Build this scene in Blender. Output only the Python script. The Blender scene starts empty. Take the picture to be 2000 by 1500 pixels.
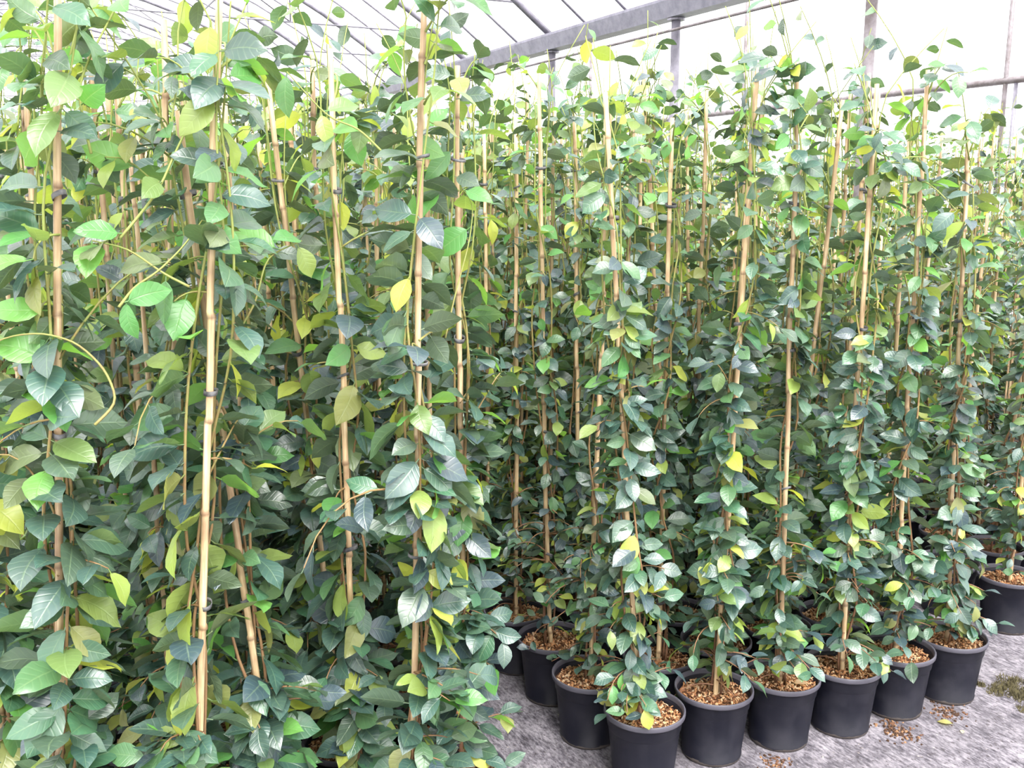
import bpy, math
import numpy as np
from mathutils import Matrix, Vector, Quaternion

# ------------------------------------------------------------------ camera, world, exposure
sc = bpy.context.scene
COL = sc.collection
CAM_H, FPX, PITCH = 1.69, 1920.0, math.atan(370 / 1920)
cd = bpy.data.cameras.new('camera'); cd.sensor_width = 36; cd.sensor_fit = 'HORIZONTAL'
cd.lens = 36 * FPX / 2000; cd.clip_start = .05; cd.clip_end = 200
cam = bpy.data.objects.new('camera', cd); COL.objects.link(cam)
cam.location = (0, 0, CAM_H); cam.rotation_euler = (math.pi / 2 - PITCH, 0, 0)
sc.camera = cam
world = bpy.data.worlds.new('overcast_sky'); sc.world = world; world.use_nodes = True
bg = world.node_tree.nodes['Background']
bg.inputs[0].default_value = (1.0, .985, 1.0, 1); bg.inputs[1].default_value = .88
world.cycles.sampling_method = 'NONE'
sun = bpy.data.lights.new('hazy_sun', 'SUN'); sun.energy = 3.0; sun.angle = math.radians(40); sun.color = (1, .97, .92)
so = bpy.data.objects.new('hazy_sun', sun); COL.objects.link(so)
so.rotation_euler = Vector((.25, -.62, 1.)).to_track_quat('Z', 'Y').to_euler()      # high, behind the camera
sc.view_settings.view_transform = 'Standard'; sc.view_settings.look = 'None'
sc.view_settings.gamma = 1; sc.view_settings.use_curve_mapping = False
sc.view_settings.exposure = 1.96
sc.cycles.max_bounces = 4; sc.cycles.diffuse_bounces = 3; sc.cycles.glossy_bounces = 2; sc.cycles.transmission_bounces = 4
sc.cycles.transparent_max_bounces = 12; sc.cycles.adaptive_threshold = .05; sc.cycles.adaptive_min_samples = 12

RNG = np.random.default_rng(7)
YAW = math.radians(26.6); SN, CS = math.sin(YAW), math.cos(YAW)
def W(u, v, z=0.): return Vector((v * CS - u * SN, u * CS + v * SN, z))   # house axes -> world
def proj(p):
    d = np.asarray(p, float) - np.array([0, 0, CAM_H])
    f = d[..., 1] * math.cos(PITCH) - d[..., 2] * math.sin(PITCH)
    up = d[..., 1] * math.sin(PITCH) + d[..., 2] * math.cos(PITCH)
    fs = np.maximum(f, .05)
    return 1000 + FPX * d[..., 0] / fs, 750 - FPX * up / fs, f

# ------------------------------------------------------------------ materials
def mat(name):
    m = bpy.data.materials.new(name); m.use_nodes = True
    nt = m.node_tree; nt.nodes.clear()
    out = nt.nodes.new('ShaderNodeOutputMaterial')
    N = lambda t, **k: _node(nt, t, k)
    return m, nt, out, N
def _node(nt, t, k):
    n = nt.nodes.new('ShaderNode' + t)
    for a, b in k.items(): setattr(n, a, b)
    return n
def ramp(nt, fac, stops):
    r = nt.nodes.new('ShaderNodeValToRGB'); cr = r.color_ramp
    while len(cr.elements) < len(stops): cr.elements.new(.5)
    for e, (p, c) in zip(cr.elements, stops): e.position = p; e.color = (*c, 1)
    nt.links.new(fac, r.inputs[0]); return r.outputs[0]
def mixc(nt, f, a, b, mode='MIX'):
    n = nt.nodes.new('ShaderNodeMix'); n.data_type = 'RGBA'; n.blend_type = mode
    for s, v in ((n.inputs[0], f), (n.inputs[6], a), (n.inputs[7], b)):
        if isinstance(v, (int, float)): s.default_value = v
        elif isinstance(v, tuple): s.default_value = (*v, 1)
        else: nt.links.new(v, s)
    return n.outputs[2]
def math_(nt, op, a, b=None, c=None):
    n = nt.nodes.new('ShaderNodeMath'); n.operation = op
    for s, v in zip(n.inputs, (a, b, c)):
        if v is None: continue
        if isinstance(v, (int, float)): s.default_value = v
        else: nt.links.new(v, s)
    return n.outputs[0]
def noise(nt, vec, scale, detail=3, rough=.55, dist=0.):
    n = nt.nodes.new('ShaderNodeTexNoise'); n.inputs['Scale'].default_value = scale
    n.inputs['Detail'].default_value = detail; n.inputs['Roughness'].default_value = rough
    n.inputs['Distortion'].default_value = dist
    if vec is not None: nt.links.new(vec, n.inputs['Vector'])
    return n.outputs[0]
def bump(nt, h, strength, dist=.002):
    n = nt.nodes.new('ShaderNodeBump'); n.inputs['Strength'].default_value = strength
    n.inputs['Distance'].default_value = dist; nt.links.new(h, n.inputs['Height']); return n.outputs[0]
def principled(nt, out, col, rough=.5, spec=.5, normal=None, metallic=0.):
    p = nt.nodes.new('ShaderNodeBsdfPrincipled')
    if isinstance(col, tuple): p.inputs['Base Color'].default_value = (*col, 1)
    else: nt.links.new(col, p.inputs['Base Color'])
    if isinstance(rough, (int, float)): p.inputs['Roughness'].default_value = rough
    else: nt.links.new(rough, p.inputs['Roughness'])
    p.inputs['Specular IOR Level'].default_value = spec; p.inputs['Metallic'].default_value = metallic
    if normal is not None: nt.links.new(normal, p.inputs['Normal'])
    if out is not None: nt.links.new(p.outputs[0], out.inputs[0])
    return p

def leaf_material():
    m, nt, out, N = mat('leaf'); L = nt.links.new
    at = N('Attribute', attribute_name='leaf_color'); uv = N('UVMap', uv_map='UVMap')
    sp = N('SeparateXYZ'); L(uv.outputs[0], sp.inputs[0]); t, y = sp.outputs[0], sp.outputs[1]
    ay = math_(nt, 'ABSOLUTE', math_(nt, 'SUBTRACT', y, .5))
    rib = math_(nt, 'SUBTRACT', 1, math_(nt, 'SMOOTH_MIN', math_(nt, 'MULTIPLY', ay, 26), 1, .2))
    w = math_(nt, 'SINE', math_(nt, 'MULTIPLY', math_(nt, 'SUBTRACT', t, math_(nt, 'MULTIPLY', ay, .42)), 44))
    vein = math_(nt, 'POWER', math_(nt, 'ADD', math_(nt, 'MULTIPLY', w, .5), .5), 7)
    geo = N('NewGeometry')
    nz = noise(nt, geo.outputs['Position'], 55, 3)
    base = mixc(nt, math_(nt, 'MULTIPLY', nz, .45), at.outputs[0], mixc(nt, .5, at.outputs[0], (.09, .12, .08)))
    vcol = mixc(nt, .4, at.outputs[0], (.30, .42, .20))
    base = mixc(nt, math_(nt, 'MULTIPLY', rib, .6), mixc(nt, math_(nt, 'MULTIPLY', vein, .16), base, vcol), vcol)
    under = mixc(nt, .26, base, (.18, .24, .09))
    base = mixc(nt, geo.outputs['Backfacing'], base, under)
    h = math_(nt, 'ADD', math_(nt, 'MULTIPLY', vein, -.5), math_(nt, 'MULTIPLY', rib, -1))
    h = math_(nt, 'ADD', h, math_(nt, 'MULTIPLY', nz, .6))
    p = principled(nt, None, base, .36, .9, bump(nt, h, .34, .0015))
    tr = N('BsdfTranslucent'); L(mixc(nt, 1., base, (1.75, 1.6, .65), 'MULTIPLY'), tr.inputs[0])
    mx = N('MixShader'); sg = N('SeparateColor'); L(at.outputs[0], sg.inputs[0])
    mr = N('MapRange'); L(sg.outputs[1], mr.inputs[0])      # old leathery leaves pass less light than thin young ones
    for k, v in zip((1, 2, 3, 4), (.09, .30, .11, .46)): mr.inputs[k].default_value = v
    L(mr.outputs[0], mx.inputs[0])
    L(p.outputs[0], mx.inputs[1]); L(tr.outputs[0], mx.inputs[2]); L(mx.outputs[0], out.inputs[0])
    return m
def cane_material():
    m, nt, out, N = mat('bamboo_cane'); L = nt.links.new
    tc = N('TexCoord'); oi = N('ObjectInfo')
    mp = N('Mapping'); mp.inputs['Scale'].default_value = (1, 1, .06); L(tc.outputs['Object'], mp.inputs[0])
    n1 = noise(nt, mp.outputs[0], 180, 4); n2 = noise(nt, tc.outputs['Object'], 9, 3)
    c = ramp(nt, n1, [(.3, (.38, .24, .13)), (.55, (.62, .46, .26)), (.75, (.78, .64, .42))])
    c2 = mixc(nt, ramp(nt, n2, [(.45, (0, 0, 0)), (.7, (.75, .75, .75))]), c, (.27, .15, .085))
    hs = N('HueSaturation'); L(c2, hs.inputs['Color'])
    L(math_(nt, 'MULTIPLY_ADD', oi.outputs['Random'], .5, .62), hs.inputs['Value'])
    at = N('Attribute', attribute_name='node_ring')
    c3 = mixc(nt, math_(nt, 'MULTIPLY', at.outputs[2], .75), hs.outputs[0], (.13, .07, .035))
    principled(nt, out, c3, .45, .45, bump(nt, n1, .25, .001)); return m
def stem_material():
    m, nt, out, N = mat('vine_stem'); L = nt.links.new
    geo = N('NewGeometry'); sp = N('SeparateXYZ'); L(geo.outputs['Position'], sp.inputs[0])
    n1 = noise(nt, geo.outputs['Position'], 60, 3)
    h = math_(nt, 'ADD', math_(nt, 'MULTIPLY', sp.outputs[2], .45), math_(nt, 'MULTIPLY', n1, .5))
    c = ramp(nt, h, [(.3, (.20, .10, .06)), (.75, (.22, .14, .06)), (1., (.22, .26, .07))])
    principled(nt, out, c, .6, .3, bump(nt, n1, .4, .001)); return m
def pot_material():
    m, nt, out, N = mat('black_plastic'); L = nt.links.new
    tc = N('TexCoord'); oi = N('ObjectInfo')
    ad = N('VectorMath', operation='ADD'); L(tc.outputs['Object'], ad.inputs[0]); L(oi.outputs['Random'], ad.inputs[1])
    n1 = noise(nt, ad.outputs[0], 14, 5, .65); n2 = noise(nt, ad.outputs[0], 220, 2)
    sp = N('SeparateXYZ'); L(tc.outputs['Object'], sp.inputs[0])
    dust = math_(nt, 'MULTIPLY', ramp(nt, n1, [(.42, (0, 0, 0)), (.75, (.5, .5, .5))]), 1)
    c = mixc(nt, dust, (.006, .0065, .012), (.026, .025, .034))
    rim = math_(nt, 'GREATER_THAN', sp.outputs[2], .2035)
    c = mixc(nt, math_(nt, 'MULTIPLY', rim, .6), c, (.12, .115, .14))
    mud = math_(nt, 'MULTIPLY', math_(nt, 'LESS_THAN', math_(nt, 'ADD', sp.outputs[2], math_(nt, 'MULTIPLY', n1, .03)), .025), .6)
    c = mixc(nt, mud, c, (.09, .075, .065))
    principled(nt, out, c, ramp(nt, n1, [(.3, (.38, .38, .38)), (.7, (.6, .6, .6))]), .3, bump(nt, n2, .12, .001)); return m
def soil_material(name, chip):
    m, nt, out, N = mat(name); L = nt.links.new
    tc = N('TexCoord')
    if chip:
        at = N('Attribute', attribute_name='chip_color')
        n = noise(nt, tc.outputs['Object'], 160, 3)
        c = mixc(nt, math_(nt, 'MULTIPLY', n, .5), at.outputs[0], (.10, .05, .03))
        principled(nt, out, c, .8, .2, bump(nt, n, .6, .002))
    else:
        n = noise(nt, tc.outputs['Object'], 90, 5, .7)
        c = ramp(nt, n, [(.3, (.035, .018, .012)), (.5, (.13, .06, .033)), (.68, (.34, .19, .10)), (.8, (.5, .33, .2))])
        principled(nt, out, c, .9, .15, bump(nt, n, 1., .006))
    return m
def floor_material():
    m, nt, out, N = mat('woven_ground_cover'); L = nt.links.new
    tc = N('TexCoord')
    mp = N('Mapping'); mp.inputs['Rotation'].default_value = (0, 0, -YAW); L(tc.outputs['Object'], mp.inputs[0])
    def sc_(x, y):
        q = N('Mapping'); q.inputs['Scale'].default_value = (x, y, 1); L(mp.outputs[0], q.inputs[0]); return q.outputs[0]
    st = noise(nt, sc_(1, .33), 105, 4, .7)          # worn streaks running along the aisle
    st2 = noise(nt, sc_(1, .5), 15, 5, .65)
    blot = noise(nt, mp.outputs[0], 2.2, 4, .6)
    sp = noise(nt, sc_(1, .6), 95, 2, .5)
    w1 = N('TexWave', bands_direction='X'); w1.inputs['Scale'].default_value = 120; L(mp.outputs[0], w1.inputs[0])
    w2 = N('TexWave', bands_direction='Y'); w2.inputs['Scale'].default_value = 120; L(mp.outputs[0], w2.inputs[0])
    f = math_(nt, 'ADD', math_(nt, 'MULTIPLY', st, .55), math_(nt, 'MULTIPLY', st2, .45))
    c = ramp(nt, f, [(.37, (.022, .02, .027)), (.46, (.10, .092, .108)), (.54, (.215, .20, .225)), (.64, (.36, .34, .365))])
    c = mixc(nt, ramp(nt, blot, [(.4, (.0, .0, .0)), (.7, (.55, .55, .55))]), c, (.13, .12, .132))
    dots = ramp(nt, sp, [(.33, (1, 1, 1)), (.40, (0, 0, 0))])
    c = mixc(nt, math_(nt, 'MULTIPLY', dots, .75), c, (.05, .042, .045))
    lint = ramp(nt, noise(nt, mp.outputs[0], 60, 2), [(.70, (0, 0, 0)), (.76, (1, 1, 1))])
    c = mixc(nt, math_(nt, 'MULTIPLY', lint, .6), c, (.55, .48, .40))
    wv = math_(nt, 'MULTIPLY', w1.outputs['Fac'], w2.outputs['Fac'])
    c = mixc(nt, math_(nt, 'MULTIPLY', wv, .18), c, (.06, .055, .065))
    hh = math_(nt, 'ADD', math_(nt, 'MULTIPLY', wv, .5), f)
    principled(nt, out, c, .85, .2, bump(nt, hh, .5, .003)); return m
def film_material():
    m, nt, out, N = mat('greenhouse_film'); L = nt.links.new
    tp = N('BsdfTransparent'); tp.inputs[0].default_value = (.96, .96, .97, 1)
    tl = N('BsdfTranslucent'); tl.inputs[0].default_value = (.95, .94, .96, 1)
    mx = N('MixShader'); mx.inputs[0].default_value = .3
    L(tp.outputs[0], mx.inputs[1]); L(tl.outputs[0], mx.inputs[2]); L(mx.outputs[0], out.inputs[0]); return m
def steel_material(name, a, b, rough=.45):
    m, nt, out, N = mat(name)
    tc = N('TexCoord'); n = noise(nt, tc.outputs['Object'], 12, 4, .65)
    principled(nt, out, ramp(nt, n, [(.35, a), (.65, b)]), rough, .4, None, .15); return m
def plain(name, a, b, scale=40, rough=.6):
    m, nt, out, N = mat(name)
    tc = N('TexCoord'); n = noise(nt, tc.outputs['Object'], scale, 4, .6)
    principled(nt, out, ramp(nt, n, [(.35, a), (.65, b)]), rough, .3, bump(nt, n, .3, .001)); return m

M_LEAF = leaf_material(); M_CANE = cane_material(); M_STEM = stem_material(); M_POT = pot_material()
M_SOIL = soil_material('potting_soil', False); M_CHIP = soil_material('bark_chip', True)
M_FLOOR = floor_material(); M_FILM = film_material()
M_STEEL = steel_material('galvanised_steel', (.13, .125, .15), (.22, .21, .25))
M_GUT = steel_material('gutter_steel', (.17, .165, .21), (.25, .245, .30))
M_RUST = steel_material('weathered_post', (.12, .10, .10), (.22, .20, .215), .6)
M_TIE = plain('tie_tape', (.04, .04, .045), (.16, .16, .16))
M_MOSS = plain('moss', (.03, .025, .014), (.12, .105, .05), 60, .9)

# ------------------------------------------------------------------ mesh helpers
def mesh_from(name, verts, faces, materials, smooth=True, midx=None):
    me = bpy.data.meshes.new(name); me.from_pydata([tuple(v) for v in verts], [], faces)
    for m in (materials if isinstance(materials, (list, tuple)) else [materials]): me.materials.append(m)
    if smooth: me.polygons.foreach_set('use_smooth', np.ones(len(me.polygons), bool))
    if midx is not None: me.polygons.foreach_set('material_index', np.asarray(midx, np.int32))
    me.update(); return me
def link(name, data, parent=None, loc=None):
    o = bpy.data.objects.new(name, data); COL.objects.link(o)
    if parent is not None: o.parent = parent
    if loc is not None: o.location = loc
    return o
def tag(o, label=None, cat=None, group=None, kind=None):
    if label: o['label'] = label
    if cat: o['category'] = cat
    if group: o['group'] = group
    if kind: o['kind'] = kind
    return o
def tube_arrays(pts, rad, sides=6, cap=True, close=False):
    pts = np.asarray(pts, float); n = len(pts); rad = np.broadcast_to(np.asarray(rad, float), (n,))
    tan = np.gradient(pts, axis=0); tan /= np.linalg.norm(tan, axis=1)[:, None] + 1e-9
    ref = np.array([0, 0, 1.]) if abs(tan[:, 2]).mean() < .8 else np.array([1., 0, 0])
    a = np.cross(tan, ref); a /= np.linalg.norm(a, axis=1)[:, None] + 1e-9
    b = np.cross(tan, a)
    th = np.arange(sides) * 2 * math.pi / sides
    V = pts[:, None] + rad[:, None, None] * (np.cos(th)[None, :, None] * a[:, None] + np.sin(th)[None, :, None] * b[:, None])
    F = []
    for i in range(n - 1):
        for j in range(sides):
            k = (j + 1) % sides
            F.append((i * sides + j, i * sides + k, (i + 1) * sides + k, (i + 1) * sides + j))
    if cap: F.append(tuple(range(sides - 1, -1, -1))); F.append(tuple((n - 1) * sides + j for j in range(sides)))
    return V.reshape(-1, 3), F
def tube_mesh(name, pts, rad, m, sides=6): 
    V, F = tube_arrays(pts, rad, sides); return mesh_from(name, V, F, m)
def tubes_mesh(name, lines, m, sides=5):
    VV, FF, o = [], [], 0
    for pts, r in lines:
        V, F = tube_arrays(pts, r, sides); VV.append(V); FF += [tuple(i + o for i in f) for f in F]; o += len(V)
    return mesh_from(name, np.concatenate(VV), FF, m)
def box_mesh(name, corners_uvz, m):   # (u0,u1,v0,v1,z0,z1) in house axes
    u0, u1, v0, v1, z0, z1 = corners_uvz
    V = [W(u, v, z) for z in (z0, z1) for (u, v) in ((u0, v0), (u0, v1), (u1, v1), (u1, v0))]
    F = [(3, 2, 1, 0), (4, 5, 6, 7), (0, 1, 5, 4), (1, 2, 6, 5), (2, 3, 7, 6), (3, 0, 4, 7)]
    return mesh_from(name, V, F, m, False)

# ------------------------------------------------------------------ the greenhouse
V_GUT, V_SIDE, V_LEFT, U0, U1 = 4.75, 9.0, -3.25, -5.0, 27.0
Z_GUT, RISE = 3.07, 1.6
tag(link('floor', box_mesh('floor', (U0, U1, V_LEFT - .3, V_SIDE + .3, -.06, 0), M_FLOOR)),
    'grey woven weed-control fabric covering the greenhouse ground', 'floor', kind='structure')
def arch(v0, v1, n=16):
    vs = np.linspace(v0, v1, n); c = (v0 + v1) / 2; hw = (v1 - v0) / 2
    return [(v, Z_GUT + .1 + RISE * (1 - ((v - c) / hw) ** 2)) for v in vs]
ARCH_L, ARCH_R = arch(V_LEFT, V_GUT), arch(V_GUT, V_GUT + 8, 16)
def film(name, path, label, kind_cat):
    V = [W(u, v, z + .03) for u in (U0, U1) for (v, z) in path]; n = len(path)
    F = [(i, i + 1, n + i + 1, n + i) for i in range(n - 1)]
    o = link(name, mesh_from(name, V, F, M_FILM)); tag(o, label, kind_cat, kind='structure'); return o
ceiling = film('ceiling', ARCH_L, 'white translucent film roof arched on thin steel hoops above the plants', 'roof')
ARCH_R = [p for p in ARCH_R if p[0] < V_SIDE + .01] + [(V_SIDE, np.interp(V_SIDE, [p[0] for p in ARCH_R], [p[1] for p in ARCH_R]))]
ceiling_b = film('ceiling', ARCH_R, 'white film roof of the bay beyond the steel gutter', 'roof')
U_POST = [4.63 + 2.0 * k for k in range(-4, 11)]
for i, u in enumerate(U_POST):
    if u < .5: continue
    link('roof_hoop', tube_mesh('roof_hoop', [W(u, v, z) for v, z in ARCH_L], .03, M_STEEL), ceiling)
    link('tie_bar', tube_mesh('tie_bar', [W(u, v, 3.45) for v in np.linspace(V_LEFT + .5, V_GUT - .26, 4)], .010, M_STEEL, 5), ceiling)
    for v in (-1.25, .75, 2.75):
        z = np.interp(v, [p[0] for p in ARCH_L], [p[1] for p in ARCH_L])
        link('strut', tube_mesh('strut', [W(u, v, 3.45), W(u, v, z)], .009, M_STEEL, 5), ceiling)
    for va, vb in ((-1.25, .75), (2.75, .75)):
        link('brace', tube_mesh('brace', [W(u, va, 3.45), W(u, vb, Z_GUT + .1 + RISE)], .008, M_STEEL, 5), ceiling)
    for d in (.66, 1.33):
        link('film_wire', tube_mesh('film_wire', [W(u + d, v, z) for v, z in ARCH_L], .013, M_STEEL, 5), ceiling)
for v in (-1.25, .75, 2.75):
    z = np.interp(v, [p[0] for p in ARCH_L], [p[1] for p in ARCH_L]) - .03
    link('purlin', tube_mesh('purlin', [W(u, v, z) for u in np.linspace(.5, U1, 8)], .014, M_STEEL), ceiling)
for k, u in enumerate(U_POST):
    if u < .5: continue
    link('cross_brace', tube_mesh('cross_brace', [W(u, -1.0, Z_GUT + .1 + RISE * .8), W(u + 2, .75, 3.45)], .007, M_STEEL, 5), ceiling)
# gutter: folded channel with a lip, and the thin rod under it
GP = [(-.11, .14), (-.11, .12), (-.07, .0), (.07, .0), (.11, .12), (.11, .14), (.10, .14), (.06, .012), (-.06, .012), (-.10, .14)]
gv = [W(u, V_GUT + a, Z_GUT - .03 + b) for u in (U0, U1) for a, b in GP]; n = len(GP)
gf = [(i, (i + 1) % n, n + (i + 1) % n, n + i) for i in range(n)] + [tuple(range(n - 1, -1, -1)), tuple(range(n, 2 * n))]
gutter = tag(link('trim_1', mesh_from('gutter', gv, gf, M_GUT, False)), 'grey steel gutter beam running overhead between the two roof bays', 'gutter', kind='structure')
link('gutter_rod', tube_mesh('gutter_rod', [W(U0, V_GUT - .1, 2.93), W(U1, V_GUT - .1, 2.93)], .011, M_RUST, 6), gutter)
POSTLAB = {4.63: 'thick weathered steel post rising through the plants, nearest under the gutter',
           6.63: 'slim grey steel post holding the gutter, second along', 8.63: 'thin grey gutter post, third along and half hidden by leaves'}
for u in U_POST:
    if u < 4: continue
    lab = POSTLAB.get(round(u, 2), 'far steel gutter post screened by the plants')
    r = .036
    p = W(u, V_GUT, 0)
    root = link('support_post', None, None, p)
    tag(root, lab, 'post', 'steel posts under the gutter')
    link('post_tube', tube_mesh('post_tube', [(0, 0, 0), (0, 0, 1.5), (0, 0, Z_GUT - .03)], r, M_RUST if u < 5 else M_STEEL, 12), root)
    V, F = tube_arrays([(0, 0, 0), (0, 0, .012)], .09, 8); link('base_plate', mesh_from('base_plate', V, F, M_STEEL, False), root)
    V, F = tube_arrays([(0, 0, Z_GUT - .05), (0, 0, Z_GUT - .035)], .07, 8); link('top_plate', mesh_from('top_plate', V, F, M_STEEL, False), root)
# side wall with rail and studs, other film walls
def wall(name, pts, label):
    F = [tuple(range(len(pts)))]
    o = link(name, mesh_from(name, pts, F, M_FILM, False)); return tag(o, label, 'wall', kind='structure')
zs = ARCH_R[-1][1] + .03
wr = wall('wall_right', [W(U0, V_SIDE, 0), W(U1, V_SIDE, 0), W(U1, V_SIDE, zs), W(U0, V_SIDE, zs)], 'bright white film side wall beyond the far beds')
link('rail', tube_mesh('rail', [W(U0, V_SIDE - .05, 2.80), W(U1, V_SIDE - .05, 2.80)], .035, M_RUST, 8), wr)
for u in np.arange(6.9 - 8, U1, 4.0):
    link('stud', tube_mesh('stud', [W(u, V_SIDE - .05, 0), W(u, V_SIDE - .05, zs)], .024, M_RUST, 8), wr)
link('stud', tube_mesh('stud', [W(6.78, V_SIDE - .05, 0), W(6.78, V_SIDE - .05, 2.8)], .02, M_STEEL, 8), wr)
zl = Z_GUT + .13
wall('wall_left', [W(U0, V_LEFT, 0), W(U1, V_LEFT, 0), W(U1, V_LEFT, zl), W(U0, V_LEFT, zl)], 'white film side wall of the greenhouse behind the near bed')
for nm, u, lab in (('wall_back', U1, 'white film gable wall at the far end of the beds'), ('wall_front', U0, 'white film gable wall behind the camera')):
    pts = [W(u, V_LEFT, 0), W(u, V_SIDE, 0)] + [W(u, v, z + .03) for v, z in ARCH_R[::-1]] + [W(u, v, z + .03) for v, z in ARCH_L[::-1][1:]]
    wall(nm, pts, lab)

# ------------------------------------------------------------------ leaf templates (length 1 along +X, normal +Z)
NSHAPE = 8
def leaf_template(seed, rows, cols):
    r = np.random.default_rng(100 + seed)
    wid = r.uniform(.225, .285); fold = r.uniform(.12, .45); curl = r.uniform(.0, .36); side = r.uniform(-.07, .07)
    wave = r.uniform(.0, .035); ph = r.uniform(0, 6); peak = r.uniform(.86, 1.0)
    pet = .13
    ts = np.array(rows); V, UV = [], []
    for t in ts:
        w = wid * math.sin(math.pi * t ** peak) ** .82 if 0 < t < 1 else 0
        w *= 1 - .25 * max(0, t - .75) / .25
        x = pet + t * (1 - pet)
        cy = side * math.sin(math.pi * t) - .5 * side * t
        zc = -curl * .55 * t * t + .05 * math.sin(3 * t)
        for c in cols:
            yy = c * w
            V.append((x - .02 * abs(c), cy + yy, zc + fold * abs(yy) * (1 - .35 * abs(c)) + wave * math.sin(ph + 9 * t + 2 * c) * abs(c)))
            UV.append((t, .5 + .5 * c))
    nc = len(cols); F = []
    for i in range(len(ts) - 1):
        for j in range(nc - 1):
            a, b, c, d = i * nc + j, i * nc + j + 1, (i + 1) * nc + j + 1, (i + 1) * nc + j
            if ts[i] == 0: F += [(a, d, c)]
            elif ts[i + 1] == 1: F += [(a, d, b)]
            else: F += [(a, d, c), (a, c, b)]
    k = len(V); p = .014
    V += [(0, -p, 0), (0, p, 0), (0, 0, -p * 1.4), (pet + .03, -p, .0), (pet + .03, p, .0), (pet + .03, 0, -p * 1.6)]
    UV += [(0, .5)] * 6
    F += [(k, k + 4, k + 3), (k, k + 1, k + 4), (k + 1, k + 5, k + 4), (k + 1, k + 2, k + 5), (k + 2, k + 3, k + 5), (k + 2, k, k + 3)]
    V = np.array(V); F = np.array(F, np.int32)
    F = F[:, ::1]
    # orient blades upward
    nrm = np.cross(V[F[:, 1]] - V[F[:, 0]], V[F[:, 2]] - V[F[:, 0]])
    flip = (nrm[:, 2] < 0) & (np.arange(len(F)) < len(F) - 6)
    F[flip] = F[flip][:, ::-1]
    return V, np.array(UV), F
T_HI = [leaf_template(i, (0, .07, .2, .38, .57, .75, .9, 1), (-1, -.5, 0, .5, 1)) for i in range(NSHAPE)]
T_MD = [leaf_template(i, (0, .12, .33, .56, .8, 1), (-1, 0, 1)) for i in range(NSHAPE)]
T_LO = [leaf_template(i, (0, .25, .65, 1), (-1, 0, 1)) for i in range(NSHAPE)]
PAL = []   # leaf colours by kind: old, mid, fresh, yellowing, olive (tinted as if lit through)
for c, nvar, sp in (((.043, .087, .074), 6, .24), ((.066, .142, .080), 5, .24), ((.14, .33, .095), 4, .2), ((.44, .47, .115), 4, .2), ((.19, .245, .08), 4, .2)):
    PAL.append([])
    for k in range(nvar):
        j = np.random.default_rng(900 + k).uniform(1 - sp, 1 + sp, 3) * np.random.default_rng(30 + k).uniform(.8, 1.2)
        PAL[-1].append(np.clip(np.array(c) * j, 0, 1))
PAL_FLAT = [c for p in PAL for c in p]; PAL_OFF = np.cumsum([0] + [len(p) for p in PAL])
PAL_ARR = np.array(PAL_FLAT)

def build_leaf_mesh(name, V, UV, F, colors):
    me = bpy.data.meshes.new(name)
    nv, nf = len(V), len(F)
    me.vertices.add(nv); me.vertices.foreach_set('co', np.ascontiguousarray(V, np.float32).ravel())
    me.loops.add(nf * 3); me.loops.foreach_set('vertex_index', F.astype(np.int32).ravel())
    me.polygons.add(nf); me.polygons.foreach_set('loop_start', np.arange(0, nf * 3, 3, dtype=np.int32))
    me.polygons.foreach_set('loop_total', np.full(nf, 3, np.int32))
    me.polygons.foreach_set('use_smooth', np.ones(nf, bool))
    uvl = me.uv_layers.new(name='UVMap'); uvl.data.foreach_set('uv', UV[F.ravel()].astype(np.float32).ravel())
    ca = me.attributes.new('leaf_color', 'FLOAT_COLOR', 'POINT')
    ca.data.foreach_set('color', np.concatenate([colors, np.ones((nv, 1))], 1).astype(np.float32).ravel())
    me.materials.append(M_LEAF); me.update(); me.validate(); return me
_leafcache = {}
def leaf_data(shape, pal):
    if (shape, pal) not in _leafcache:
        V, UV, F = T_HI[shape]
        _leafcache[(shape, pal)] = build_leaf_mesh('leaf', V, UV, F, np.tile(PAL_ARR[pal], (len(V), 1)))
    return _leafcache[(shape, pal)]
def merged_leaves(T, pos, R, ln, shape, pal):
    VV, UU, FF, CC, o = [], [], [], [], 0
    for s in range(NSHAPE):
        idx = np.nonzero(shape == s)[0]
        if not len(idx): continue
        V, UV, F = T[s]
        P = np.einsum('nij,vj->nvi', R[idx], V) * ln[idx][:, None, None] + pos[idx][:, None]
        VV.append(P.reshape(-1, 3)); UU.append(np.tile(UV, (len(idx), 1)))
        FF.append((F[None] + (np.arange(len(idx)) * len(V))[:, None, None] + o).reshape(-1, 3))
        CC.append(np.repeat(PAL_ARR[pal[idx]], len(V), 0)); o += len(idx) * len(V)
    return np.concatenate(VV), np.concatenate(UU), np.concatenate(FF), np.concatenate(CC)

# ------------------------------------------------------------------ plants: where each one stands
class Plant: pass
plants = []
def add(u, v, bed, lean=(0, 0), top=2.0, label=None, bushy=1., size=1., loose=0, row=99, sides=3):
    p = Plant(); p.u, p.v, p.bed, p.top, p.label, p.bushy, p.size, p.loose = u, v, bed, top, label, bushy, size, loose
    p.base = np.array(W(u, v, 0)); lu, lv = lean
    p.lean = np.array(W(lu, lv, 0)); p.dist = float(np.hypot(*p.base[:2])); p.row = row; p.front = label is not None
    plants.append(p); return p
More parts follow.
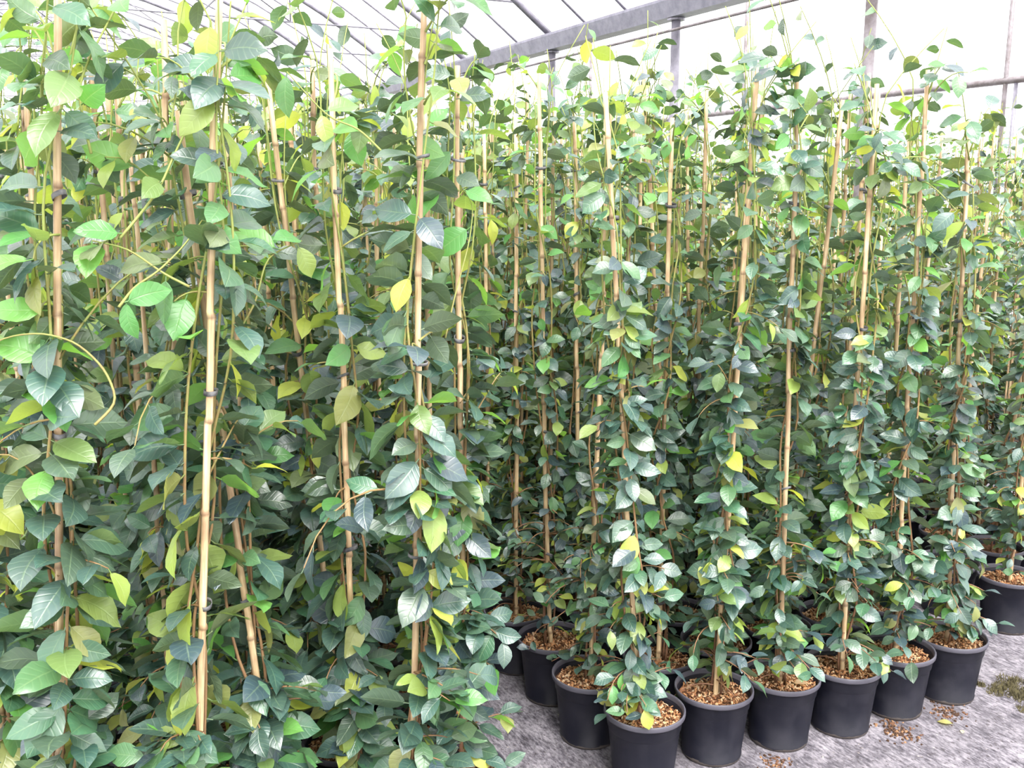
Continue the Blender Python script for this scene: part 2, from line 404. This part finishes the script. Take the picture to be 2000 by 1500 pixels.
# the near bed: front plants whose pots fall below the frame
NEAR = [
 (2.13, -.11, (0, .00), 1.92, 'leaning climber at the very left edge of the near bed, lower leaves shaded'),
 (2.39, -.02, (0, .038), 1.97, 'climber on a pale straight cane just inside the left edge of the picture'),
 (1.90, -.06, (0, .080), 2.03, 'near-bed climber with a long bare shoot arching out to the left'),
 (1.88, .20, (0, .080), 2.04, 'near-bed climber on the thick pale cane reaching down to the frame bottom'),
 (2.00, .44, (0, -.080), 1.85, 'near-bed climber on the clearly slanting reddish brown cane'),
 (2.42, .70, (0, -.070), 1.97, 'climber standing behind and right of the slanting cane in the near bed'),
 (2.17, .66, (0, -.007), 2.00, 'near-bed climber on a slim upright cane between the slanting and the tallest canes'),
 (1.90, .68, (0, .040), 2.08, 'tallest near-bed climber, its straight cane rising past the frame top beside the aisle corner'),
 (2.15, .93, (0, .004), 1.98, 'climber at the right corner of the near bed beside the aisle')]
for k, (u, v, ln, top, lab) in enumerate(NEAR):
    add(u, v, 'near', ln, top, lab, 1.0, 1.36, 3 if k in (2, 3, 4, 7) else 1)
def on_u(x, y, U):
    a = (x - 1000) / FPX; b = (750 - y) / FPX
    d = np.array([a, math.cos(PITCH) + b * math.sin(PITCH), -math.sin(PITCH) + b * math.cos(PITCH)])
    return np.array([0, 0, CAM_H]) + d * U / (-d[0] * SN + d[1] * CS)
def shoot(k, pix, U, at, r0=.0026):
    q = [on_u(x, y, U + .02 * i) for i, (x, y) in enumerate(pix)]
    plants[k].extra = getattr(plants[k], 'extra', []) + [(q, r0, at)]
shoot(2, [(185, 830), (232, 785), (205, 720), (150, 668), (85, 650), (20, 655), (-60, 690)], 1.78, [.55, .56, .62, .85])
shoot(2, [(178, 300), (150, 180), (175, 110), (235, 0), (262, -60)], 1.86, [.2, .45, .8])
shoot(3, [(232, 600), (262, 560), (310, 530), (360, 480), (395, 430)], 1.80, [.05, .1, .6, .95, 1.])
shoot(3, [(370, 560), (320, 535), (250, 485), (180, 470)], 1.82, [.3, .9, 1.])
shoot(3, [(235, 465), (310, 375), (345, 290), (430, 125), (485, 0), (500, -50)], 1.84, [.02, .25, .6, .8])
shoot(4, [(470, 640), (500, 590), (520, 500), (590, 470)], 1.95, [.5, .8, .95, 1.])
shoot(7, [(870, 660), (890, 570), (918, 470), (925, 400), (905, 370)], 1.95, [.6, .95, 1.], .002)
shoot(7, [(750, 300), (700, 250), (640, 230), (560, 140)], 1.9, [.3, .7, 1.])
# the middle bed: pots that show
MID = [
 (2.19, 1.53, (0, -.086), 1.95, 'foremost climber at the corner of the middle bed, bare stem above orange bark chips'),
 (2.20, 1.79, (0, .029), 2.0, 'middle-bed climber second along the front row, dry curled leaf on its soil'),
 (2.17, 2.03, (0, -.030), 2.05, 'middle-bed climber third along the front row on a clear yellow cane'),
 (2.14, 2.26, (0, -.011), 2.0, 'bushy middle-bed climber fourth along the front row of pots'),
 (2.14, 2.50, (0, -.030), 2.05, 'middle-bed climber fifth along the front row, next to the end pot'),
 (2.13, 2.74, (0, -.060), 1.9, 'climber at the right end of the middle-bed front row, pale chips in its pot')]
for u, v, ln, top, lab in MID: add(u, v, 'mid', ln, top, lab, 1.2, 1.12, 1)
add(2.45, 1.50, 'mid', (0, .02), 1.95, 'climber in the second pot back along the aisle side of the middle bed', 1, .9)
add(2.73, 1.52, 'mid', (0, -.03), 2.05, 'climber with a bare yellow cane in the third pot back along the aisle', .7, .9)
add(2.98, 1.51, 'mid', (0, .0), 1.95, 'climber in the shaded fourth pot back along the aisle', 1, .9)
add(2.40, 3.40, 'far', (0, .0), 1.45, 'short climber at the corner of the right-hand bed, its pot cut by the frame', .9, .9)
add(2.62, 3.32, 'far', (0, .03), 1.62, 'right-hand-bed climber on a tall bare cane beside the cross aisle', .6, .9)
add(2.88, 3.62, 'far', (0, .02), 1.5, 'right-hand-bed climber with a rusty cane at the right picture edge', .8, .9)
manual = [(p.u, p.v) for p in plants]
def bed(name, vs, u_start, du, u_end, topf, size=.95):
    for r, u in enumerate(np.arange(u_start, u_end, du)):
        for v in vs:
            uu, vv = u + RNG.uniform(-.02, .02), v + RNG.uniform(-.02, .02)
            if any((uu - a) ** 2 + (vv - b) ** 2 < .225 ** 2 for a, b in manual): continue
            x, y, f = proj(np.array(W(uu, vv, 1.2)))
            if f < .5 or x < -160 or x > 2160: continue
            add(uu, vv, name, (RNG.normal(0, .022), RNG.normal(0, .022)), topf(uu, vv), None, 1., size * RNG.uniform(.95, 1.15), int(RNG.random() < .35), r)
bed('near', [-.28 + .25 * k for k in range(6)], 2.16, .255, 20, lambda u, v: RNG.uniform(1.85, 2.08), 1.2)
bed('mid', [1.53 + .243 * k for k in range(6)], 2.19, .26, 20, lambda u, v: RNG.uniform(1.9, 2.12), 1.08)
bed('far', [3.40 + .245 * k for k in range(4)], 2.40, .26, 20, lambda u, v: RNG.uniform(1.4, 1.65) if u < 5 else RNG.uniform(1.7, 2.0))
bed('outer', [5.25 + .25 * k for k in range(6)], 3.3, .27, 20, lambda u, v: RNG.uniform(1.8, 2.1))
bed('outer', [7.2 + .25 * k for k in range(5)], 4.6, .30, 18, lambda u, v: RNG.uniform(1.8, 2.15))

# ------------------------------------------------------------------ plants: grow stems and leaves
def axes(phi, droop, tau, rad):
    d = np.stack([np.cos(phi) * np.cos(droop), np.sin(phi) * np.cos(droop), -np.sin(droop)], 1)
    n = np.stack([np.sin(tau) * np.cos(rad), np.sin(tau) * np.sin(rad), np.cos(tau)], 1)   # blades tilt up and out to the light
    n -= d * (n * d).sum(1)[:, None]; n /= np.linalg.norm(n, axis=1)[:, None] + 1e-9
    return np.stack([d, np.cross(n, d), n], 2)      # columns X,Y,Z
def grow(p, r):
    dens = 1. if p.dist < 5.5 else (.72 if p.dist < 9 else .42)
    lod_scale = 1. if p.dist < 9 else 1.25
    P, PHI, DR, RO, LN, RD = [], [], [], [], [], []
    p.stems = []
    cane = lambda z: p.lean[None, :] * np.asarray(z)[:, None] + np.array([0, 0, 1.]) * np.asarray(z)[:, None]
    ns = 3 if p.bushy > .65 else 2
    for k in range(ns):
        top = p.top + r.uniform(-.15, .22) if k else p.top + r.uniform(.1, .26)
        z = np.linspace(.19, top, 34)
        th = r.uniform(0, 6.28) + r.choice([-1, 1]) * r.uniform(2.5, 6.5) * z + .5 * np.sin(z * 9 + r.uniform(0, 6))
        rad = .014 + .016 * np.clip((z - .1) / .5, .35, 1) * (1 + np.sin(z * r.uniform(5, 9) + r.uniform(0, 6))) * r.uniform(.4, 1.2)
        over = np.clip(z - p.top + .05, 0, None)
        rad = rad + 1.2 * over ** 1.3 * r.uniform(.1, 1.)
        th = np.where(over > 0, th[np.argmax(over > 0)] if (over > 0).any() else th, th)
        pts = cane(z); pts[:, 0] += rad * np.cos(th); pts[:, 1] += rad * np.sin(th)
        p.stems.append((pts, np.interp(z, [.19, 1.5, top], [.0038, .0028, .0014])))
        sp = r.uniform(.030, .038) / (dens * p.bushy)
        zn = np.arange(.25, top, sp); zn = zn + r.uniform(-.012, .012, len(zn))
        pos = np.stack([np.interp(zn, z, pts[:, j]) for j in range(3)], 1)
        tn = np.interp(zn, z, th)
        for sgn in (-1, 1):
            keep = r.random(len(zn)) < np.interp(zn, [.3, 1.1, 1.55, 2.2], [.88, .84, .42, .26] if p.front else [.85, .72, .30, .24])
            n = keep.sum()
            P.append(pos[keep]); PHI.append(tn[keep] + sgn * r.uniform(.35, 1.9, n)); RD.append(tn[keep] + r.normal(0, .5, n)); LN.append(r.uniform(.056, .088, n) * np.interp(zn[keep], [.2, .5, 1.7, 2.1], [.85, 1.05, .97, .84]))
            DR.append(np.radians(r.normal(16, 24, n))); RO.append(np.radians(r.normal(42, 22, n)))
    # short leafy shoots near the foot, and looser ones further up
    shoots = [(r.uniform(.21, .66), r.uniform(.08, .17), r.uniform(5, 45), .058) for _ in range(int(round((24 if p.front and p.bed == 'mid' else 15) * dens)) if p.bushy > .65 else 2)]
    shoots += [(r.uniform(.5, p.top - .1), r.uniform(.06, .13), r.uniform(0, 60), .062) for _ in range(int(4 * dens))]
    shoots += [(r.uniform(1.0, p.top - .05), r.uniform(.22, .42), r.uniform(10, 70), .066) for _ in range(p.loose)]
    shoots += [(p.top - r.uniform(.05, .3), r.uniform(.14, .3), r.uniform(45, 80), .058) for _ in range(2 if dens > .5 else 1)]
    for z0, L, el, ll in shoots:
        ph = r.uniform(0, 6.28); e = math.radians(el); t = np.linspace(0, 1, 7)
        q = cane(np.array([z0])) + np.stack([np.cos(ph + .4 * t) * np.cos(e) * L * t, np.sin(ph + .4 * t) * np.cos(e) * L * t, np.sin(e) * L * t - .45 * L * t ** 2.2], 1)
        p.stems.append((q, np.linspace(.0026, .0012, 7)))
        n = max(3, int(L / .024)) if L < .2 else int(L / .05); tt = np.linspace(.25, 1, n)
        P.append(np.stack([np.interp(tt, t, q[:, j]) for j in range(3)], 1)); PHI.append(ph + np.where(np.arange(n) % 2, 1, -1) * r.uniform(.2, 1.5, n))
        LN.append(ll * r.uniform(.8, 1.2, n)); DR.append(np.radians(r.normal(14, 24, n))); RO.append(np.radians(r.normal(36, 24, n))); RD.append(ph + r.normal(0, .6, n))
    fresh = [np.zeros(sum(len(q) for q in P), bool)]
    for q, r0, at in getattr(p, 'extra', []):          # long bare shoots seen in the photograph
        q = np.asarray(q) - p.base; t = np.linspace(0, 1, len(q)); tt = np.linspace(0, 1, 4 * len(q))
        q = np.stack([np.interp(tt, t, q[:, j]) for j in range(3)], 1)
        for _ in range(3): q[1:-1] = (q[:-2] + 2 * q[1:-1] + q[2:]) / 4
        p.stems.append((q, np.linspace(r0, r0 * .5, len(q)))); n = len(at)
        P.append(np.stack([np.interp(at, tt, q[:, j]) for j in range(3)], 1)); PHI.append(r.uniform(0, 6.28, n)); RD.append(r.uniform(4., 5.4, n))
        LN.append(r.uniform(.05, .08, n)); DR.append(np.radians(r.normal(30, 30, n))); RO.append(np.radians(r.normal(50, 20, n))); fresh.append(np.ones(n, bool))
    P, PHI, LN, DR, RO, RD, fresh = map(np.concatenate, (P, PHI, LN, DR, RO, RD, fresh))
    ok = P[:, 2] - LN * np.sin(np.clip(DR, 0, 2)) > .235     # leaf tips stay above the pot rim
    ok |= (np.hypot(P[:, 0], P[:, 1]) > .10) & (P[:, 2] > .16)
    P, PHI, LN, DR, RO, RD, fresh = P[ok], PHI[ok], LN[ok], DR[ok], RO[ok], RD[ok], fresh[ok]
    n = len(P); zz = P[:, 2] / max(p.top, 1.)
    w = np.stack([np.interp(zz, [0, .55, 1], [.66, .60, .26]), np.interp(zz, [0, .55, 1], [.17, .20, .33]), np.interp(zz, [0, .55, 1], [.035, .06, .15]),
                  np.interp(zz, [0, .3, .6, 1], [.14, .10, .07, .06]), np.interp(zz, [0, .55, 1], [.02, .07, .20])], 1)  # lighter, more olive toward the top: young growth plus painted-in light through the blades
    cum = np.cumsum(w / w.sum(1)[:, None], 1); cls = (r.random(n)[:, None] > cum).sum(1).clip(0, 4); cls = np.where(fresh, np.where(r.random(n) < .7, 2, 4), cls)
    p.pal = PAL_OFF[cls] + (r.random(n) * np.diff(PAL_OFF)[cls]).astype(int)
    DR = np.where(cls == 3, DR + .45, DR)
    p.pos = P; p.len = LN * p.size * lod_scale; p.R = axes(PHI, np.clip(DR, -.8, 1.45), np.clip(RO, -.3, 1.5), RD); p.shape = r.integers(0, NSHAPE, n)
for i, p in enumerate(plants): grow(p, np.random.default_rng(1000 + i))

# ------------------------------------------------------------------ what shows: a coarse depth-ordered splat decides which plants and leaves become objects
cnt = [len(p.pos) for p in plants]; off = np.cumsum([0] + cnt); NL = off[-1]
allpos = np.concatenate([p.pos + p.base + p.R[:, :, 0] * (p.len * .55)[:, None] for p in plants]); alllen = np.concatenate([p.len for p in plants])
x, y, f = proj(allpos); rad = FPX * alllen * .19 / np.maximum(f, .3)
buf = np.full((375, 500), -1, np.int32); order = np.argsort(-f)
xi, yi, ri = x / 4, y / 4, np.maximum(rad / 4, .6)
x0 = np.clip(xi - ri, 0, 500).astype(int); x1 = np.clip(xi + ri + 1, 0, 500).astype(int); y0 = np.clip(yi - ri * .8, 0, 375).astype(int); y1 = np.clip(yi + ri * .8 + 1, 0, 375).astype(int)
for i in order:
    if f[i] > .3 and x1[i] > x0[i] and y1[i] > y0[i]: buf[y0[i]:y1[i], x0[i]:x1[i]] = i
seen = np.bincount(buf[buf >= 0], minlength=NL)
pid = np.repeat(np.arange(len(plants)), cnt)
pseen = np.bincount(pid, weights=seen, minlength=len(plants))
score = pseen + np.array([1e6 if p.front else 0 for p in plants])
chosen = set(np.argsort(-score)[:300].tolist()) & set(np.nonzero(score > 0)[0].tolist())
single = np.zeros(NL, bool)
cand = np.nonzero((seen > 0) & (rad / .19 > 9))[0]
cand = cand[[pid[i] in chosen for i in cand]]
MAXLEAF = 9000
single[cand[np.argsort(-seen[cand])[:MAXLEAF]]] = True

# ------------------------------------------------------------------ shared parts
def lathe(name, prof, seg, m):
    V, F = [], []
    for r_, z in prof:
        for k in range(seg): V.append((r_ * math.cos(2 * math.pi * k / seg), r_ * math.sin(2 * math.pi * k / seg), z))
    for i in range(len(prof) - 1):
        for k in range(seg):
            j = (k + 1) % seg; F.append((i * seg + k, i * seg + j, (i + 1) * seg + j, (i + 1) * seg + k))
    F.append(tuple(range(seg - 1, -1, -1)))
    return mesh_from(name, V, F, m)
POT = lathe('pot', [(.082, .006), (.086, .0), (.090, .003), (.0915, .012), (.0895, .014), (.1085, .196), (.1100, .199), (.1175, .201), (.1195, .205), (.1195, .216), (.1180, .219), (.1150, .2185), (.1125, .214), (.1090, .17), (.100, .15)], 40, M_POT)
def soil_mesh(seed):
    r = np.random.default_rng(seed); V = [(0, 0, .19)]; F = []; seg = 28; rings = (.03, .06, .085, .1075)
    for q in rings:
        for k in range(seg): V.append((q * math.cos(6.2832 * k / seg), q * math.sin(6.2832 * k / seg), .187 + r.uniform(-.004, .005) - .03 * q))
    for k in range(seg): F.append((0, 1 + k, 1 + (k + 1) % seg))
    for i in range(len(rings) - 1):
        for k in range(seg):
            a, b = 1 + i * seg + k, 1 + i * seg + (k + 1) % seg; F.append((a, a + seg, b + seg, b))
    return mesh_from('soil', V, F, M_SOIL)
SOIL = [soil_mesh(k) for k in range(4)]
CH = np.array([(-1, -1, -1), (1, -1, -1), (1, 1, -1), (-1, 1, -1), (-.8, -.8, 1), (.9, -.7, 1), (.7, .9, 1), (-.9, .6, 1)], float)
CF = [(3, 2, 1, 0), (4, 5, 6, 7), (0, 1, 5, 4), (1, 2, 6, 5), (2, 3, 7, 6), (3, 0, 4, 7)]
def chips_mesh(seed, n=520):
    r = np.random.default_rng(seed); VV, FF, CC = [], [], []
    for i in range(n):
        q = .104 * math.sqrt(r.random()); a = r.uniform(0, 6.2832)
        R = np.array(Quaternion(r.normal(0, 1, 4)).normalized().slerp(Quaternion((1, 0, 0, 0)), .55).to_matrix())
        s = np.array([r.uniform(.003, .007), r.uniform(.002, .004), r.uniform(.001, .002)]) * r.uniform(.6, 1.1)
        az = r.uniform(0, 6.28); Z = np.array([[math.cos(az), -math.sin(az), 0], [math.sin(az), math.cos(az), 0], [0, 0, 1]])
        VV.append((CH * s) @ R.T @ Z.T + [q * math.cos(a), q * math.sin(a), .193 + r.uniform(-.003, .005) - .03 * q])
        FF += [tuple(k + 8 * i for k in fc) for fc in CF]
        c = np.array([(.50, .25, .11), (.62, .40, .22), (.30, .13, .06), (.74, .56, .36), (.14, .06, .03)][r.choice(5, p=[.34, .25, .22, .1, .09])]) * r.uniform(.8, 1.15)
        CC.append(np.tile([*c, 1], (8, 1)))
    me = mesh_from('bark_chips', np.concatenate(VV), FF, M_CHIP, False)
    at = me.attributes.new('chip_color', 'FLOAT_COLOR', 'POINT'); at.data.foreach_set('color', np.concatenate(CC).astype(np.float32).ravel()); return me
CHIPS = [chips_mesh(k) for k in range(4)]
def cane_mesh(seed, length):
    r = np.random.default_rng(seed); zs, rs, nd = [0], [.0083], [0]; z = r.uniform(.05, .15)
    while z < length - .05:
        b = np.interp(z, [0, length], [.0083, .0066])
        zs += [z - .007, z - .002, z + .003, z + .009]; rs += [b, b * 1.22, b * 1.12, b * .97]; nd += [0, 1, .7, 0]; z += r.uniform(.14, .24)
    zs.append(length); rs.append(.0064); nd.append(0)
    wob = np.cumsum(r.normal(0, .0011, (len(zs), 2)), 0)
    pts = np.array([(wob[i, 0], wob[i, 1], zz) for i, zz in enumerate(zs)])
    V, F = tube_arrays(pts, rs, 8); me = mesh_from('cane', V, F, M_CANE)
    at = me.attributes.new('node_ring', 'FLOAT', 'POINT'); at.data.foreach_set('value', np.repeat(nd, 8).astype(np.float32)); return me
CANE = [cane_mesh(40 + k, 1.88) for k in range(6)]
def tie_mesh(seed):
    r = np.random.default_rng(seed); t = np.arange(14) / 14 * 6.2832; a, b = r.uniform(.015, .024), r.uniform(.011, .015); w = r.uniform(.003, .005)
    V = [((a * math.cos(k)) * s, (b * math.sin(k)) * s, z + .004 * math.sin(k + seed)) for s, z in ((1, -w), (1, w), (.93, w), (.93, -w)) for k in t]
    F = [(i * 14 + k, i * 14 + (k + 1) % 14, ((i + 1) % 4) * 14 + (k + 1) % 14, ((i + 1) % 4) * 14 + k) for i in range(4) for k in range(14)]
    return mesh_from('tie', V, F, M_TIE)
TIE = [tie_mesh(k) for k in range(5)]

BEDLAB = {'near': ('leafy staked climber packed inside the near bed behind its front plants', 'climbers inside the near bed'),
          'mid': ('leafy staked climber packed inside the middle bed behind its visible pots', 'climbers inside the middle bed'),
          'far': ('shorter staked climber inside the right-hand bed beyond the cross aisle', 'climbers inside the right-hand bed'),
          'outer': ('small distant staked climber in the outer beds by the white side wall', 'climbers in the outer beds')}
GROUPS = {'near': 'front climbers of the near bed', 'mid': 'potted climbers along the edge of the middle bed', 'far': 'climbers at the edge of the right-hand bed'}
for i in sorted(chosen):
    p = plants[i]; r = np.random.default_rng(5000 + i)
    root = link('potted_climber', None, None, Vector(p.base)); root.empty_display_size = .05
    if p.front: tag(root, p.label, 'plant', GROUPS[p.bed])
    elif p.bed == 'mid' and p.row in (1, 2, 3):
        c = int(round((p.v - 1.53) / .243)); nth = ('nearest the aisle', 'second from the aisle', 'third from the aisle', 'fourth from the aisle', 'fifth from the aisle', 'sixth from the aisle')[min(max(c, 0), 5)]
        tag(root, 'staked climber %s row back in the middle bed, %s' % (('second', 'third', 'fourth')[p.row - 1], nth), 'plant', BEDLAB['mid'][1])
    else: tag(root, BEDLAB[p.bed][0], 'plant', BEDLAB[p.bed][1])
    o = link('pot', POT, root); o.rotation_euler[2] = r.uniform(0, 6.28)
    s = link('soil', SOIL[r.integers(4)], root); s.rotation_euler[2] = r.uniform(0, 6.28)
    if p.front or (p.dist < 4.2 and p.row < 3): tag(link('bark_chips', CHIPS[r.integers(4)], s), kind='stuff')
    k = link('cane', CANE[r.integers(6)], root, (0, 0, .10))
    k.rotation_mode = 'QUATERNION'; k.rotation_quaternion = Vector((0, 0, 1)).rotation_difference(Vector((p.lean[0], p.lean[1], 1)).normalized()) @ Quaternion((0, 0, 1), r.uniform(0, 6.28))
    k.location = (p.lean[0] * .1, p.lean[1] * .1, .10); k.scale = (1, 1, (p.top - .10) / 1.88)
    if r.random() < .3 and not p.front:
        k2 = link('cane', CANE[r.integers(6)], root, (.03 * math.cos(i), .03 * math.sin(i), .12)); k2.rotation_euler = (-p.lean[1] + r.normal(0, .010), p.lean[0] + r.normal(0, .010), r.uniform(0, 6.28))
        k2.scale = (.72, .72, (p.top - r.uniform(-.05, .4)) / 1.98)
    if p.dist < 3.6:
        for pts, rd in p.stems: link('stem', tube_mesh('stem', pts, rd, M_STEM, 6), root)
        for zt in np.arange(.45, p.top - .1, .42) + r.uniform(-.08, .08):
            t = link('tie', TIE[r.integers(5)], root, (p.lean[0] * zt, p.lean[1] * zt, zt)); t.rotation_euler = (r.normal(0, .15), r.normal(0, .15), r.uniform(0, 6.28))
    else:
        link('stem', tubes_mesh('stem', p.stems, M_STEM, 4), root)
    sg = single[off[i]:off[i + 1]]
    for j in np.nonzero(sg)[0]:
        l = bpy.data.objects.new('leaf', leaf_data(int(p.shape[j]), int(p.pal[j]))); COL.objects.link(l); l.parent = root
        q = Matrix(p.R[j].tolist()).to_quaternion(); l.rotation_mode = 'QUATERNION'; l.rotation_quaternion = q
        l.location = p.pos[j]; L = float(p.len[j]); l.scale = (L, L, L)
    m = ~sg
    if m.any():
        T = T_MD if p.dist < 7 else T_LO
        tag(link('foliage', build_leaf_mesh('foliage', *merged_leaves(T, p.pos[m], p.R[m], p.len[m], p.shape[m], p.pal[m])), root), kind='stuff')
# every plant past those: one mass of leaves and canes standing in the same beds
rest = [i for i in range(len(plants)) if i not in chosen]
P, R, LN, SH, PA, lines = [], [], [], [], [], []
for i in rest:
    p = plants[i]; m = np.random.default_rng(i).random(len(p.pos)) < (.7 if p.dist < 9 else 1.)
    P.append(p.pos[m] + p.base); R.append(p.R[m]); LN.append(p.len[m] * (1.15 if p.dist < 9 else 1)); SH.append(p.shape[m]); PA.append(p.pal[m])
    lines.append(([p.base + [0, 0, .05], p.base + p.lean * p.top + [0, 0, p.top]], .0075))
if rest:
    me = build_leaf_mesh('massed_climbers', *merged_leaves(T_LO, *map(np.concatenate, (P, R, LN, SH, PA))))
    mo = tag(link('massed_climbers', me), 'mass of distant staked climbers filling the far ends of the beds', 'plants', kind='stuff')
    tag(link('canes', tubes_mesh('canes', lines, M_CANE, 4), mo), kind='stuff')

# ------------------------------------------------------------------ litter on the ground and pots
def litter(x, y, z, L, shape, col, rz, tilt, label, name='fallen_leaf'):
    a = (x - 1000) / FPX; b = (750 - y) / FPX
    d = np.array([a, math.cos(PITCH) + b * math.sin(PITCH), -math.sin(PITCH) + b * math.cos(PITCH)]); t = (z - CAM_H) / d[2]
    V, UV, F = T_HI[shape]
    V = V * [1, 1, .7]; V[:, 2] -= V[:, 2].min()
    o = link(name, build_leaf_mesh(name, V, UV, F, np.tile(col, (len(V), 1))), None, (d[0] * t, d[1] * t, z + .001))
    o.rotation_euler = (tilt, tilt * .5, rz); o.scale = (L, L, L); return tag(o, label, 'leaf', 'fallen leaves')
litter(1863, 1418, 0, .052, 1, (.55, .52, .20), 2.6, 0, 'small pale yellow leaf lying alone on the fabric right of the pots')
litter(1747, 1397, 0, .03, 3, (.62, .55, .38), .4, 0, 'tiny cream leaf on the fabric below the fifth front pot')
litter(1880, 1434, 0, .026, 5, (.66, .60, .48), 1.2, 0, 'tiny whitish leaf scrap beside the pale yellow leaf')
litter(1090, 1400, 0, .05, 2, (.42, .34, .17), .9, 0, 'tan dry leaf on the shaded aisle left of the pots')
litter(1165, 1348, .232, .085, 4, (.55, .56, .18), -.9, .5, 'yellow leaf resting on the rim of the corner pot')
litter(975, 1275, 0, .05, 6, (.12, .15, .10), .2, 0, 'dull green leaf fallen on the dark aisle floor')
litter(1380, 1335, .196, .075, 0, (.55, .40, .28), -.9, .15, 'dry pinkish tan leaf curled on soil of the second front pot')
litter(1548, 1338, .196, .055, 7, (.60, .44, .28), .3, .1, 'dry tan leaf on soil of the third front pot')
# moss clump at the right frame edge
r = np.random.default_rng(3)
MV, MF = [], []
cl = [(r.normal(0, .045), r.normal(0, .06), r.uniform(.012, .035)) for _ in range(26)]
for i in range(1800):
    cx, cy, cr = cl[r.integers(26)]; q, a = cr * math.sqrt(r.random()), r.uniform(0, 6.28); h = cr * .5 * (1 - (q / cr) ** 2) * r.uniform(.3, 1.2); c = np.array([cx + q * math.cos(a), cy + q * math.sin(a), 0])
    dx = r.normal(0, .006, 3); dx[2] = abs(dx[2]); k = len(MV)
    MV += [c + [-.002, 0, 0], c + [.002, 0, 0], c + dx + [0, 0, h + .003], c + [0, .002, 0]]; MF += [(k, k + 1, k + 2), (k + 1, k + 3, k + 2), (k + 3, k, k + 2)]
a = (1990 - 1000) / FPX; b = (750 - 1350) / FPX
d = np.array([a, math.cos(PITCH) + b * math.sin(PITCH), -math.sin(PITCH) + b * math.cos(PITCH)]) * (-CAM_H) / (-math.sin(PITCH) + b * math.cos(PITCH))
tag(link('moss_clump', mesh_from('moss_clump', MV, MF, M_MOSS, False), None, (d[0], d[1], 0)), 'brownish moss clump growing on the fabric at the right edge', 'moss', kind='stuff')
# soil crumbs spilled at the foot of the front pots
def crumbs(u, v, n, spread, label, seed):
    r = np.random.default_rng(seed); VV, FF, CC = [], [], []
    for i in range(n):
        sz = r.uniform(.0015, .005); az = r.uniform(0, 6.28); Z = np.array([[math.cos(az), -math.sin(az), 0], [math.sin(az), math.cos(az), 0], [0, 0, 1]])
        pz = np.array(W(r.normal(0, spread), r.normal(0, spread * .8), 0)); VV.append((CH * [sz, sz * .7, sz * .5]) @ Z.T + pz + [0, 0, sz * .45]); FF += [tuple(k + 8 * i for k in fc) for fc in CF]
        CC.append(np.tile([*(np.array([(.05, .03, .02), (.16, .08, .045), (.34, .2, .11)][r.choice(3, p=[.6, .28, .12])])), 1], (8, 1)))
    me = mesh_from('soil_crumbs', np.concatenate(VV), FF, M_CHIP, False)
    at = me.attributes.new('chip_color', 'FLOAT_COLOR', 'POINT'); at.data.foreach_set('color', np.concatenate(CC).astype(np.float32).ravel())
    tag(link('soil_crumbs', me, None, W(u, v, 0)), label, 'soil', kind='stuff')
crumbs(2.03, 2.40, 160, .035, 'dark soil spilled between the fourth and fifth front pots', 1)
crumbs(2.04, 2.64, 110, .035, 'soil crumbs between the two right end front pots', 2)
crumbs(2.06, 1.92, 80, .03, 'soil crumbs between the second and third front pots', 3)
print('PLANTS', len(plants), 'chosen', len(chosen), 'leaves', NL, 'single', int(single.sum()), 'objects', len(bpy.data.objects))
